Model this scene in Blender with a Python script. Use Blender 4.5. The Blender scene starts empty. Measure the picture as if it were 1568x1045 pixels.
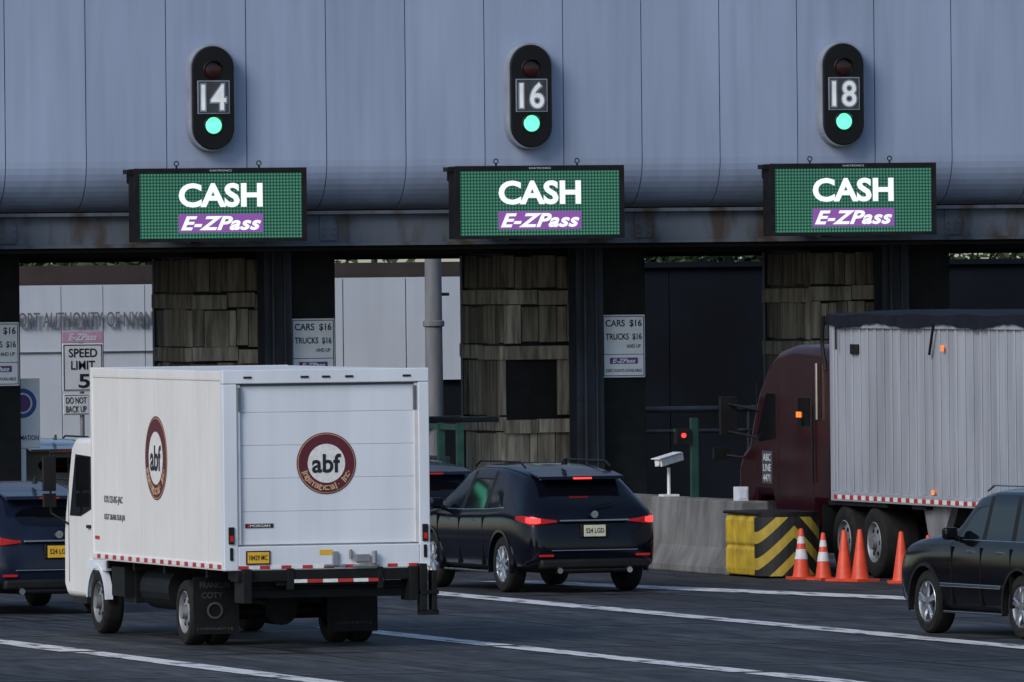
import bpy, bmesh, math, random
from mathutils import Vector, Matrix
random.seed(7)
scn=bpy.context.scene
R=math.radians

# ------------------------------------------------------------ materials
def M(name,col,rough=.6,metal=0,var=.15,scale=3.0,stretch=(1,1,1),bump=0,coat=0,emit=None,es=0,col2=None,detail=6,lo=.35,hi=.65,bscale=None,spec=.5,streak=0):
    m=bpy.data.materials.new(name); m.use_nodes=True
    nt=m.node_tree; N=nt.nodes; Lk=nt.links
    b=N['Principled BSDF']
    b.inputs['Roughness'].default_value=rough; b.inputs['Metallic'].default_value=metal
    b.inputs['Specular IOR Level'].default_value=spec
    b.inputs['Coat Weight'].default_value=coat; b.inputs['Coat Roughness'].default_value=.04
    tc=N.new('ShaderNodeTexCoord'); mp=N.new('ShaderNodeMapping'); mp.inputs['Scale'].default_value=stretch
    Lk.new(tc.outputs['Object'],mp.inputs['Vector'])
    no=N.new('ShaderNodeTexNoise'); no.inputs['Scale'].default_value=scale; no.inputs['Detail'].default_value=detail
    Lk.new(mp.outputs['Vector'],no.inputs['Vector'])
    mr=N.new('ShaderNodeMapRange'); mr.inputs['From Min'].default_value=lo; mr.inputs['From Max'].default_value=hi
    Lk.new(no.outputs['Fac'],mr.inputs['Value'])
    mx=N.new('ShaderNodeMix'); mx.data_type='RGBA'
    a=tuple(c*(1-var) for c in col[:3])+(1,)
    c2=(tuple(col2)+(1,)) if col2 else tuple(min(1,c*(1+var)) for c in col[:3])+(1,)
    if col2: a=tuple(col[:3])+(1,)
    mx.inputs['A'].default_value=a; mx.inputs['B'].default_value=c2
    Lk.new(mr.outputs['Result'],mx.inputs['Factor'])
    out=mx.outputs['Result']
    if streak:
        m2=N.new('ShaderNodeMapping'); m2.inputs['Scale'].default_value=(1,1,.06); Lk.new(tc.outputs['Object'],m2.inputs['Vector'])
        n3=N.new('ShaderNodeTexNoise'); n3.inputs['Scale'].default_value=5; n3.inputs['Detail'].default_value=5; Lk.new(m2.outputs['Vector'],n3.inputs['Vector'])
        r3=N.new('ShaderNodeMapRange'); r3.inputs['From Min'].default_value=.3; r3.inputs['From Max'].default_value=.6; r3.inputs['To Min'].default_value=1-streak; Lk.new(n3.outputs['Fac'],r3.inputs['Value'])
        vs=N.new('ShaderNodeVectorMath'); vs.operation='SCALE'; Lk.new(out,vs.inputs[0]); Lk.new(r3.outputs['Result'],vs.inputs['Scale']); out=vs.outputs[0]
    Lk.new(out,b.inputs['Base Color'])
    if bump:
        n2=N.new('ShaderNodeTexNoise'); n2.inputs['Scale'].default_value=bscale or scale*4; n2.inputs['Detail'].default_value=4
        Lk.new(mp.outputs['Vector'],n2.inputs['Vector'])
        bp=N.new('ShaderNodeBump'); bp.inputs['Strength'].default_value=bump; bp.inputs['Distance'].default_value=.02
        Lk.new(n2.outputs['Fac'],bp.inputs['Height']); Lk.new(bp.outputs['Normal'],b.inputs['Normal'])
    if emit:
        b.inputs['Emission Color'].default_value=tuple(emit)+(1,); b.inputs['Emission Strength'].default_value=es
    return m

m_white=M('white_paint',(.76,.76,.75),.35,var=.04,scale=1.2,stretch=(1,1,.5),streak=.05)
m_white2=M('white_door',(.68,.73,.80),.4,var=.06,scale=1.0,stretch=(1,1,.4),streak=.07)
m_joint=M('panel_joint',(.58,.59,.60),.5,var=.1)
m_blk=M('black_plastic',(.009,.009,.010),.5,var=.3,scale=6,spec=.25)
m_blk2=M('black_steel',(.006,.007,.008),.6,var=.4,scale=4,spec=.25)
m_tyre=M('tyre_rubber',(.012,.012,.012),.85,var=.3,scale=10,spec=.3)
m_glass=M('dark_glass',(.003,.004,.006),.05,var=.2,scale=2,spec=.4)
m_chrome=M('chrome',(.75,.76,.78),.12,metal=1,var=.05)
m_alloy=M('alloy',(.55,.57,.60),.28,metal=.9,var=.12,scale=8)
m_redlens=M('red_lens',(.25,.01,.01),.15,var=.2,scale=20,coat=.5,emit=(1,.02,.02),es=.12)
m_brake=M('brake_light',(.5,.02,.02),.2,emit=(1,.05,.05),es=1.8)
m_orange=M('amber_lamp',(.6,.15,.02),.3,emit=(1,.2,.02),es=1.1)
m_redp=M('red_reflective',(.42,.03,.03),.4,var=.15,scale=20)
m_whp=M('white_reflective',(.72,.72,.72),.4,var=.1,scale=20)
m_maroon=M('maroon_print',(.10,.012,.022),.5,var=.1)
m_cream=M('cream_print',(.55,.38,.22),.5,var=.1)
m_ink=M('black_print',(.012,.013,.016),.5,var=.1)
m_grayink=M('gray_print',(.10,.11,.13),.6,var=.2)
m_flapink=M('faded_print',(.05,.055,.065),.7,var=.2)
m_yplate=M('yellow_plate',(.72,.42,.03),.4,var=.08,scale=15)
m_wplate=M('pale_plate',(.6,.6,.45),.4,var=.08,scale=15)
m_navy=M('navy_paint',(.003,.004,.009),.12,var=.15,scale=2,spec=.3)
m_blkpaint=M('black_paint',(.003,.003,.004),.12,var=.15,scale=2,spec=.3)
m_bluepaint=M('slate_paint',(.008,.012,.026),.18,var=.15,scale=2,spec=.35)
m_tan=M('tan_paint',(.32,.28,.22),.3,metal=.2,var=.1,scale=2,coat=.6)
m_burg=M('burgundy_paint',(.022,.003,.006),.22,var=.2,scale=2,spec=.35)
m_conc=M('concrete',(.15,.15,.15),.9,var=.35,scale=1.6,bump=.4,bscale=20,stretch=(1,1,.6),streak=.3)
m_yel=M('yellow_plastic',(.50,.34,.025),.5,var=.22,scale=4,streak=.2)
m_cone=M('cone_orange',(.70,.07,.025),.5,var=.15,scale=6)
m_conew=M('cone_collar',(.65,.65,.67),.4,var=.12,scale=9)
m_green=M('green_steel',(.01,.05,.038),.5,var=.3,scale=5)
m_galv=M('galvanised_steel',(.26,.27,.29),.5,metal=.4,var=.2,scale=3,stretch=(2,2,.3))
m_shaft=M('painted_column',(.17,.18,.20),.6,var=.2,scale=3,stretch=(2,2,.3))
m_dark=M('dark_steel',(.012,.018,.030),.6,var=.6,scale=1.8,stretch=(2,2,.4))
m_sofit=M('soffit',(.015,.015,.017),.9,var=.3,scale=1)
m_woods=[M('weathered_plywood_%d'%i,c,.9,var=.45,scale=2.2,stretch=(5,5,.5),bump=.5,bscale=14,spec=.2,streak=.25) for i,c in enumerate([(.265,.245,.20),(.34,.32,.265),(.17,.155,.125)])]
m_beam=M('rusted_beam',(.085,.105,.135),.75,col2=(.045,.034,.027),scale=1.5,stretch=(1.6,1,.5),bump=.3,lo=.48,hi=.64)
m_panels=[M('fascia_panel_%d'%i,c,.5,var=.06,scale=.55,stretch=(1.5,1.5,.35),streak=.13) for i,c in enumerate([(.315,.385,.535),(.33,.40,.55),(.305,.372,.515)])]
m_bgw=M('pale_cladding',(.60,.66,.74),.6,var=.05,scale=.6,streak=.06)
m_bgd=M('dark_cladding',(.006,.009,.015),.8,var=.4,scale=.5,spec=.2)
m_brown=M('brown_roof',(.045,.034,.03),.8,var=.25,scale=1)
m_signw=M('sign_white',(.62,.66,.72),.5,var=.05,scale=3)
m_signb=M('price_sign_white',(.80,.84,.90),.5,var=.05,scale=3)
m_purp=M('sign_purple',(.13,.04,.22),.5,var=.1,scale=3)
m_pink=M('sign_pink',(.50,.30,.44),.5,var=.1)
m_blue=M('sign_blue',(.03,.10,.36),.5,var=.1)
m_trail=M('trailer_aluminium',(.335,.36,.41),.5,var=.12,scale=1.1,stretch=(1,1.4,.35),streak=.22)
m_tarp=M('tarp',(.006,.007,.013),.75,var=.3,scale=3,bump=.6,bscale=6,spec=.2)
m_lettr=M('metal_letters',(.14,.15,.16),.5,var=.1)
m_leaf=M('foliage',(.05,.085,.02),.7,var=.6,scale=1.2,lo=.3,hi=.7)
m_bark=M('bark',(.05,.04,.03),.9,var=.3,scale=6)
m_lampoff=M('unlit_red_lens',(.03,.004,.004),.3,var=.2)
m_lampon=M('green_lamp',(.1,.5,.35),.4,emit=(.17,1.0,.60),es=1.1)
m_digit=M('digit_white',(.6,.6,.6),.5,emit=(.85,.95,1),es=.25)
m_numbg=M('number_panel',(.04,.045,.05),.6,var=.2,scale=8)
m_cash=M('led_white',(.4,.4,.4),.5,var=.02,emit=(.93,.98,1),es=.8)
m_ledp=M('led_purple',(.05,.02,.1),.5,emit=(.30,.10,.42),es=.7)
m_hous=M('signal_housing',(.005,.005,.006),.45,var=.2,spec=.3)
m_rim=M('signal_rim',(.24,.275,.34),.5,var=.15)

def led_mat():
    m=bpy.data.materials.new('led_green_matrix'); m.use_nodes=True
    nt=m.node_tree; N=nt.nodes; Lk=nt.links; b=N['Principled BSDF']
    tc=N.new('ShaderNodeTexCoord'); sp=N.new('ShaderNodeSeparateXYZ'); Lk.new(tc.outputs['Object'],sp.inputs[0])
    outs=[]
    for ax in ('X','Z'):
        a=N.new('ShaderNodeMath'); a.operation='MULTIPLY'; a.inputs[1].default_value=2*math.pi/.052
        Lk.new(sp.outputs[ax],a.inputs[0])
        s=N.new('ShaderNodeMath'); s.operation='SINE'; Lk.new(a.outputs[0],s.inputs[0])
        q=N.new('ShaderNodeMapRange'); q.inputs['From Min'].default_value=-1; q.inputs['From Max'].default_value=1
        q.inputs['To Min'].default_value=.15; Lk.new(s.outputs[0],q.inputs['Value']); outs.append(q)
    mu=N.new('ShaderNodeMath'); mu.operation='MULTIPLY'; Lk.new(outs[0].outputs[0],mu.inputs[0]); Lk.new(outs[1].outputs[0],mu.inputs[1])
    no=N.new('ShaderNodeTexNoise'); no.inputs['Scale'].default_value=.9; Lk.new(tc.outputs['Object'],no.inputs['Vector'])
    mm=N.new('ShaderNodeMath'); mm.operation='MULTIPLY_ADD'; mm.inputs[1].default_value=.5; mm.inputs[2].default_value=.75; Lk.new(no.outputs['Fac'],mm.inputs[0])
    m3=N.new('ShaderNodeMath'); m3.operation='MULTIPLY'; Lk.new(mu.outputs[0],m3.inputs[0]); Lk.new(mm.outputs[0],m3.inputs[1])
    mx=N.new('ShaderNodeMix'); mx.data_type='RGBA'
    mx.inputs['A'].default_value=(.003,.028,.030,1); mx.inputs['B'].default_value=(.09,.34,.20,1)
    Lk.new(m3.outputs[0],mx.inputs['Factor'])
    Lk.new(mx.outputs['Result'],b.inputs['Emission Color']); b.inputs['Emission Strength'].default_value=.85
    b.inputs['Base Color'].default_value=(.01,.02,.018,1); b.inputs['Roughness'].default_value=.6; b.inputs['Specular IOR Level'].default_value=.1
    return m
m_led=led_mat()

def chevron_mat():
    m=bpy.data.materials.new('chevron_stripes'); m.use_nodes=True
    nt=m.node_tree; N=nt.nodes; Lk=nt.links; b=N['Principled BSDF']; b.inputs['Roughness'].default_value=.5
    tc=N.new('ShaderNodeTexCoord'); sp=N.new('ShaderNodeSeparateXYZ'); Lk.new(tc.outputs['Object'],sp.inputs[0])
    ab=N.new('ShaderNodeMath'); ab.operation='ABSOLUTE'; Lk.new(sp.outputs['X'],ab.inputs[0])
    ad=N.new('ShaderNodeMath'); ad.operation='ADD'; Lk.new(ab.outputs[0],ad.inputs[0]); Lk.new(sp.outputs['Z'],ad.inputs[1])
    mu=N.new('ShaderNodeMath'); mu.operation='MULTIPLY'; mu.inputs[1].default_value=2.7; Lk.new(ad.outputs[0],mu.inputs[0])
    fr=N.new('ShaderNodeMath'); fr.operation='FRACT'; Lk.new(mu.outputs[0],fr.inputs[0])
    gt=N.new('ShaderNodeMath'); gt.operation='GREATER_THAN'; gt.inputs[1].default_value=.55; Lk.new(fr.outputs[0],gt.inputs[0])
    no=N.new('ShaderNodeTexNoise'); no.inputs['Scale'].default_value=7; Lk.new(tc.outputs['Object'],no.inputs['Vector'])
    yy=N.new('ShaderNodeMix'); yy.data_type='RGBA'; yy.inputs['A'].default_value=(.30,.21,.02,1); yy.inputs['B'].default_value=(.52,.38,.05,1); Lk.new(no.outputs['Fac'],yy.inputs['Factor'])
    mx=N.new('ShaderNodeMix'); mx.data_type='RGBA'; mx.inputs['A'].default_value=(.012,.012,.012,1); Lk.new(yy.outputs['Result'],mx.inputs['B'])
    Lk.new(gt.outputs[0],mx.inputs['Factor']); Lk.new(mx.outputs['Result'],b.inputs['Base Color'])
    return m
m_chev=chevron_mat()

def asphalt():
    m=bpy.data.materials.new('asphalt'); m.use_nodes=True
    nt=m.node_tree; N=nt.nodes; Lk=nt.links; b=N['Principled BSDF']; b.inputs['Roughness'].default_value=.75; b.inputs['Specular IOR Level'].default_value=.3
    tc=N.new('ShaderNodeTexCoord')
    def noise(sc,scale,det=5):
        mp=N.new('ShaderNodeMapping'); mp.inputs['Scale'].default_value=sc; Lk.new(tc.outputs['Object'],mp.inputs['Vector'])
        n=N.new('ShaderNodeTexNoise'); n.inputs['Scale'].default_value=scale; n.inputs['Detail'].default_value=det
        Lk.new(mp.outputs['Vector'],n.inputs['Vector']); return n
    n1=noise((1,.06,1),1.3); n2=noise((1,.14,1),6,10); n3=noise((.3,.2,1),.5,3)
    def mr(n,lo,hi,a,c):
        q=N.new('ShaderNodeMapRange'); q.inputs['From Min'].default_value=lo;q.inputs['From Max'].default_value=hi;q.inputs['To Min'].default_value=a;q.inputs['To Max'].default_value=c
        Lk.new(n.outputs['Fac'],q.inputs['Value']); return q
    a=mr(n1,.35,.65,.6,1.4); c=mr(n2,.35,.65,.5,1.6); d=mr(n3,.35,.65,.75,1.3)
    x=N.new('ShaderNodeMath');x.operation='MULTIPLY';Lk.new(a.outputs[0],x.inputs[0]);Lk.new(c.outputs[0],x.inputs[1])
    y=N.new('ShaderNodeMath');y.operation='MULTIPLY';Lk.new(x.outputs[0],y.inputs[0]);Lk.new(d.outputs[0],y.inputs[1])
    v=N.new('ShaderNodeVectorMath');v.operation='SCALE';v.inputs[0].default_value=(.033,.037,.043);Lk.new(y.outputs[0],v.inputs['Scale'])
    Lk.new(v.outputs[0],b.inputs['Base Color'])
    bp=N.new('ShaderNodeBump');bp.inputs['Strength'].default_value=.3;bp.inputs['Distance'].default_value=.01
    n4=noise((1,1,1),60,3);Lk.new(n4.outputs['Fac'],bp.inputs['Height']);Lk.new(bp.outputs['Normal'],b.inputs['Normal'])
    return m
m_asph=asphalt()
m_line=M('road_paint',(.06,.062,.066),.6,col2=(.66,.66,.66),scale=7,stretch=(1,.16,1),lo=.37,hi=.47,detail=8)
m_tar=M('tar_seal',(.010,.011,.012),.5,var=.2)

# ------------------------------------------------------------ geometry helpers
def empty(name,loc=(0,0,0),rz=0):
    e=bpy.data.objects.new(name,None); e.empty_display_size=.3
    e.location=loc; e.rotation_euler=(0,0,rz); scn.collection.objects.link(e); return e

class G:
    def __init__(s): s.v=[];s.f=[];s.m=[]
    def add(s,vs,fs,m=0):
        o=len(s.v); s.v+= [tuple(p) for p in vs]; s.f+=[tuple(i+o for i in f) for f in fs]; s.m+=[m]*len(fs); return s
    def box(s,x0,x1,y0,y1,z0,z1,m=0):
        return s.add([(x0,y0,z0),(x1,y0,z0),(x1,y1,z0),(x0,y1,z0),(x0,y0,z1),(x1,y0,z1),(x1,y1,z1),(x0,y1,z1)],
          [(3,2,1,0),(4,5,6,7),(0,1,5,4),(1,2,6,5),(2,3,7,6),(3,0,4,7)],m)
    def prism(s,pts,x0,x1,m=0):
        n=len(pts); vs=[(x0,y,z) for y,z in pts]+[(x1,y,z) for y,z in pts]
        fs=[tuple(range(n)),tuple(range(2*n-1,n-1,-1))]+[(i,i+n,(i+1)%n+n,(i+1)%n) for i in range(n)]
        return s.add(vs,fs,m)
    def prismY(s,pts,y0,y1,m=0):
        n=len(pts); vs=[(x,y0,z) for x,z in pts]+[(x,y1,z) for x,z in pts]
        fs=[tuple(range(n)),tuple(range(2*n-1,n-1,-1))]+[(i,i+n,(i+1)%n+n,(i+1)%n) for i in range(n)]
        return s.add(vs,fs,m)
    def cyl(s,p0,p1,r0,r1=None,n=16,m=0):
        r1=r0 if r1 is None else r1
        p0=Vector(p0);p1=Vector(p1);d=(p1-p0).normalized()
        a=d.orthogonal().normalized();b=d.cross(a)
        vs=[];
        for p,r in((p0,r0),(p1,r1)):
            for i in range(n):
                t=2*math.pi*i/n; vs.append(p+a*(r*math.cos(t))+b*(r*math.sin(t)))
        fs=[tuple(range(n-1,-1,-1)),tuple(range(n,2*n))]+[(i,(i+1)%n,(i+1)%n+n,i+n) for i in range(n)]
        return s.add(vs,fs,m)
    def lathe(s,prof,c,axis='x',n=28,m=0,a0=0,a1=2*math.pi):
        full=abs(a1-a0-2*math.pi)<1e-6; k=n if full else n+1
        vs=[]
        for r,h in prof:
            for i in range(k):
                t=a0+(a1-a0)*i/n
                if axis=='x': vs.append((c[0]+h,c[1]+r*math.cos(t),c[2]+r*math.sin(t)))
                elif axis=='z': vs.append((c[0]+r*math.cos(t),c[1]+r*math.sin(t),c[2]+h))
                else: vs.append((c[0]+r*math.cos(t),c[1]+h,c[2]+r*math.sin(t)))
        fs=[]
        for j in range(len(prof)-1):
            for i in range(n):
                i2=(i+1)%k
                fs.append((j*k+i,j*k+i2,(j+1)*k+i2,(j+1)*k+i))
        return s.add(vs,fs,m)
    def tube(s,pts,r,n=8,m=0):
        for a,b in zip(pts[:-1],pts[1:]): s.cyl(a,b,r,r,n,m)
        return s
    def make(s,name,mats,parent=None,bevel=0,seg=2,smooth=False,loc=(0,0,0),rot=(0,0,0)):
        me=bpy.data.meshes.new(name); me.from_pydata(s.v,[],s.f)
        if not isinstance(mats,(list,tuple)): mats=[mats]
        for mt in mats: me.materials.append(mt)
        me.polygons.foreach_set('material_index',s.m)
        bm=bmesh.new();bm.from_mesh(me);bmesh.ops.recalc_face_normals(bm,faces=bm.faces);bm.to_mesh(me);bm.free()
        ob=bpy.data.objects.new(name,me); scn.collection.objects.link(ob)
        ob.location=loc; ob.rotation_euler=rot
        if parent: ob.parent=parent
        if smooth:
            me.polygons.foreach_set('use_smooth',[True]*len(me.polygons))
            try: me.set_sharp_from_angle(angle=R(40))
            except Exception: pass
        if bevel:
            md=ob.modifiers.new('bevel','BEVEL'); md.width=bevel; md.segments=seg; md.limit_method='ANGLE'; md.angle_limit=R(35)
            if seg>2: 
                me.polygons.foreach_set('use_smooth',[True]*len(me.polygons))
                try: me.set_sharp_from_angle(angle=R(50))
                except Exception: pass
        return ob

def text(name,body,c,w,h,mat,parent,face='-Y',off=0,shear=0,ext=.004,rot=0,space=1.0):
    cu=bpy.data.curves.new(name,'FONT'); cu.body=body; cu.align_x='CENTER'; cu.offset=off; cu.shear=shear; cu.extrude=.01; cu.space_character=space; cu.resolution_u=4
    t=bpy.data.objects.new(name+'_tmp',cu); scn.collection.objects.link(t)
    dg=bpy.context.evaluated_depsgraph_get(); dg.update()
    me=bpy.data.meshes.new_from_object(t.evaluated_get(dg))
    bpy.data.objects.remove(t)
    xs=[v.co.x for v in me.vertices]; ys=[v.co.y for v in me.vertices]
    x0,x1,y0,y1=min(xs),max(xs),min(ys),max(ys)
    sy=h/(y1-y0); sx=(w/(x1-x0)) if w else sy
    B=Matrix(((1,0,0),(0,0,-1),(0,1,0))) if face=='-Y' else Matrix(((0,0,-1),(-1,0,0),(0,1,0)))
    rm=Matrix.Rotation(rot,3,'Z')
    for v in me.vertices:
        p=Vector(((v.co.x-(x0+x1)/2)*sx,(v.co.y-(y0+y1)/2)*sy,(v.co.z/.01)*ext))
        v.co=B@(rm@p)
    me.materials.clear(); me.materials.append(mat)
    ob=bpy.data.objects.new(name,me); ob.location=c; scn.collection.objects.link(ob)
    if parent: ob.parent=parent
    return ob

# ------------------------------------------------------------ wheels
def wheel(parent,name,x,y,r,w,side,spokes=5,rim=m_alloy,rr=.66):
    s=-side
    g=G()
    pr=[(rr*r,.02),(.72*r,0),(.92*r,.004),(.985*r,.03),(r,.06),(r,w-.06),(.97*r,w-.02),(.9*r,w),(.5*r,w)]
    g.lathe([(a,b*s) for a,b in pr],(x,y,r),m=0,n=36)
    g.lathe([(a,b*s) for a,b in [(rr*r,.02),(rr*r*.96,.01),(rr*r*.92,.03),(rr*r*.88,.12)]],(x,y,r),m=1,n=36)
    g.lathe([(a,b*s) for a,b in [(rr*r*.88,.10),(.001,.10)]],(x,y,r),m=2,n=36)
    if spokes:
        for i in range(spokes):
            t=2*math.pi*i/spokes+.3
            for dt in ((-.13,.13) if spokes<=6 else (0,)):
                a=Vector((x+s*.03,y+.14*r*math.cos(t),r+.14*r*math.sin(t)))
                b=Vector((x+s*.02,y+rr*r*.93*math.cos(t+dt),r+rr*r*.93*math.sin(t+dt)))
                g.cyl(a,b,.075*r,.06*r,6,1)
        g.cyl((x+s*.01,y,r),(x+s*.09,y,r),.17*r,.17*r,14,1)
    else:
        g.lathe([(a,b*s) for a,b in [(rr*r*.9,.09),(rr*r*.7,.05),(rr*r*.5,.035),(rr*r*.35,.03)]],(x,y,r),m=1,n=30)
        g.cyl((x-s*.03,y,r),(x+s*.08,y,r),.2*r,.2*r,14,1)
        for i in range(6):
            t=2*math.pi*i/6
            g.cyl((x+s*.036,y+rr*r*.6*math.cos(t),r+rr*r*.6*math.sin(t)),(x+s*.06,y+rr*r*.6*math.cos(t),r+rr*r*.6*math.sin(t)),.07*r,.07*r,8,2)
    return g.make(name,[m_tyre,rim,m_blk2],parent,smooth=True)

# ------------------------------------------------------------ cars
def car(name,loc,rz,L,W,H,paint,plate,wr=.37,boxy=0,spokes=5,brake=False,belt=1.08,rails=True,chrome_rear=True,rail_mat=None,side_strip=False):
    P=empty(name,loc,rz)
    k=L/4.95; kz=H/1.72; w=W/2
    bx=boxy
    if not bx:
        S=[(.02,.12,.56,1.52,.88,1),
           (.16,.30,.68,1.595,.985,1),
           (.60,.98,1.08,1.66,1.0,1),
           (1.62,1.66,1.66,1.71,1.0,1),
           (1.73,1.76,1.76,1.715,1.0,1),
           (2.62,2.62,2.50,1.715,1.0,1),
           (2.72,2.71,2.59,1.71,1.0,1),
           (3.45,3.66,2.98,1.64,1.0,1),
           (3.72,3.84,3.74,1.14,1.0,0),
           (4.30,4.30,4.30,1.08,.985,0),
           (4.72,4.72,4.72,.97,.93,0),
           (4.93,4.93,4.88,.80,.78,0)]
        ym=3.30; seams=(1.70,2.67,3.55); hd=(1.95,2.95)
    else:
        S=[(.02,.10,.22,1.60,.90,1),
           (.14,.22,.34,1.66,.985,1),
           (.45,.50,.58,1.70,1.0,1),
           (1.18,1.18,1.18,1.72,1.0,1),
           (1.28,1.28,1.28,1.72,1.0,1),
           (2.08,2.08,2.02,1.715,1.0,1),
           (2.18,2.17,2.11,1.71,1.0,1),
           (2.95,3.05,2.50,1.66,1.0,1),
           (3.12,3.20,3.12,1.20,1.0,0),
           (3.95,3.95,3.95,1.15,.99,0),
           (4.65,4.65,4.65,1.06,.95,0),
           (4.93,4.93,4.90,.90,.86,0)]
        ym=2.80; seams=(1.23,2.13,3.02); hd=(1.45,2.35)
    rows=[]
    for i,(yl,yb,yt,zt,sc,cab) in enumerate(S):
        zt*=kz; bl=(belt+ (.05 if i<=2 else .02 if i<=4 else 0)*(1-bx))*kz; ww=w*sc
        zb=.26 if 0<i<len(S)-1 else .34
        if cab:
            tp=.73+.09*bx+(-.02 if i<2 else 0)
            x=[0,.80,.96,1.0,.995,.94,tp,tp-.12,0]
            z=[zb,zb,zb+.10,.62*kz,bl-.12,bl,zt-.10,zt-.02,zt]
            y=[yl]*4+[yl*.5+yb*.5,yb,yt,yt,yt]
        else:
            x=[0,.80,.96,1.0,.985,.93,.82,.6,0]
            b2=min(bl,zt-.05)
            z=[zb,zb,zb+.10,min(.62*kz,b2-.25),b2-.12,b2,zt-.02,zt+.005,zt+.02]
            y=[yl]*5+[yb]+[yt]*3
        if i==0: y=[.03,.02,.0,-.03,.04,.12,yt,yt+.01,yt+.01]
        rows.append([(x[j]*ww,y[j]*k,z[j]) for j in range(9)])
    V=[];
    nr=16
    for r in rows:
        for j in range(9): V.append(r[j])
        for j in range(7,0,-1): V.append((-r[j][0],r[j][1],r[j][2]))
    F=[];MI=[]
    def lev(j): return j if j<8 else 15-j
    for i in range(len(rows)-1):
        for j in range(nr):
            a=i*nr+j;b=i*nr+(j+1)%nr;c=(i+1)*nr+(j+1)%nr;d=(i+1)*nr+j
            F.append((a,d,c,b)); l=lev(j); mi=0
            if l in(0,1): mi=2
            if l==5 and i in (2,4,6): mi=1
            if l==5 and i in (3,5): mi=2
            if l in(6,7) and i==7: mi=1
            MI.append(mi)
    def cap(i,front):
        base=i*nr; col={}
        for j in range(1,8):
            p=rows[i][j]; dy=-.06 if not front else .05
            V.append((p[0]*.82,p[1]+dy,p[2])); V.append((-p[0]*.82,p[1]+dy,p[2])); col[j]=(len(V)-2,len(V)-1)
        def rr_(j): return base+j
        def ll_(j): return base+(16-j)
        for j in range(1,7):
            q=[((rr_(j),rr_(j+1),col[j+1][0],col[j][0]),0),((col[j][0],col[j+1][0],col[j+1][1],col[j][1]),1 if (j==5 and not front) else 0),((col[j][1],col[j+1][1],ll_(j+1),ll_(j)),0)]
            for f,m in q:
                if j==1: m=2
                F.append(f if not front else f[::-1]); MI.append(m)
        for f in [(base,rr_(1),col[1][0]),(base,col[1][0],col[1][1]),(base,col[1][1],ll_(1)),(base+8,col[7][0],rr_(7)),(base+8,col[7][1],col[7][0]),(base+8,ll_(7),col[7][1])]:
            F.append(f if not front else f[::-1]); MI.append(0)
    cap(0,False);cap(len(rows)-1,True)
    me=bpy.data.meshes.new(name+'_body'); me.from_pydata(V,[],F)
    for mt in (paint,m_glass,m_blk): me.materials.append(mt)
    me.polygons.foreach_set('material_index',MI)
    bm=bmesh.new();bm.from_mesh(me);bmesh.ops.recalc_face_normals(bm,faces=bm.faces)
    cr=bm.edges.layers.float.new('crease_edge')
    for e in bm.edges:
        ms={f.material_index for f in e.link_faces}
        if len(ms)>1: e[cr]=.8
        js=[v.index for v in e.verts]
        if all(v<len(rows)*nr for v in js) and lev(js[0]%nr)==lev(js[1]%nr)==4: e[cr]=max(e[cr],.3)
    bm.to_mesh(me);bm.free()
    me.polygons.foreach_set('use_smooth',[True]*len(me.polygons))
    ob=bpy.data.objects.new('body',me); scn.collection.objects.link(ob)
    sd=ob.modifiers.new('s','SUBSURF'); sd.levels=2; sd.render_levels=2
    ya,yb_=.98*k,3.86*k
    g=G()
    for y in (ya,yb_):
        g.cyl((-w-.2,y,wr),(-w+.30,y,wr),wr+.055,wr+.055,28,2); g.cyl((w-.30,y,wr),(w+.2,y,wr),wr+.055,wr+.055,28,2)
    cut=g.make('cut',[paint,m_glass,m_blk])
    bo=ob.modifiers.new('b','BOOLEAN'); bo.object=cut; bo.operation='DIFFERENCE'; bo.solver='EXACT'
    dg=bpy.context.evaluated_depsgraph_get(); dg.update()
    me2=bpy.data.meshes.new_from_object(ob.evaluated_get(dg))
    ob.modifiers.clear(); ob.data=me2
    bpy.data.objects.remove(cut); ob.parent=P
    try: me2.set_sharp_from_angle(angle=R(38))
    except Exception: pass
    for nm,x,y,s in (('wheel_rear_left',-w+.03,ya,-1),('wheel_rear_right',w-.03,ya,1),('wheel_front_left',-w+.03,yb_,-1),('wheel_front_right',w-.03,yb_,1)):
        wheel(P,nm,x,y,wr,.24,s,spokes)
    g=G()
    for y in (ya,yb_):
        for s in(-1,1):
            g.lathe([(wr+.05,s*(w-.06)),(wr+.05,s*(w+.008)),(wr+.085,s*(w+.006)),(wr+.095,s*(w-.03))],(0,y,wr),a0=-.25,a1=math.pi+.25,n=24)
    g.make('arch_trim',paint if not side_strip else m_blk,P,smooth=True)
    bl=belt*kz
    g=G()
    for s in (-1,1):
        pts=[(s*r[5][0]*.992,r[5][1],r[5][2]+.0) for r in rows[2:8]]
        g.tube(pts,.011,6)
        for y in hd: g.box(min(s*w*.975,s*w*1.0),max(s*w*.975,s*w*1.0),y*k,y*k+.18,bl-.15,bl-.12)
        if side_strip: g.box(min(s*(w-.03),s*(w+.012)),max(s*(w-.03),s*(w+.012)),1.5*k,3.35*k,.58,.62)
        g.box(min(s*w*.9,s*w*.985),max(s*w*.9,s*w*.985),1.5*k,3.3*k,.265,.29)
    g.make('chrome_trim',m_chrome,P,bevel=.004)
    g=G()
    for s in (-1,1):
        for y in seams: g.box(min(s*(w*.93),s*(w*.998)),max(s*(w*.93),s*(w*.998)),y*k-.006,y*k+.006,.36,bl-.08)
    g.make('door_seams',m_blk2,P)
    g=G()
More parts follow.
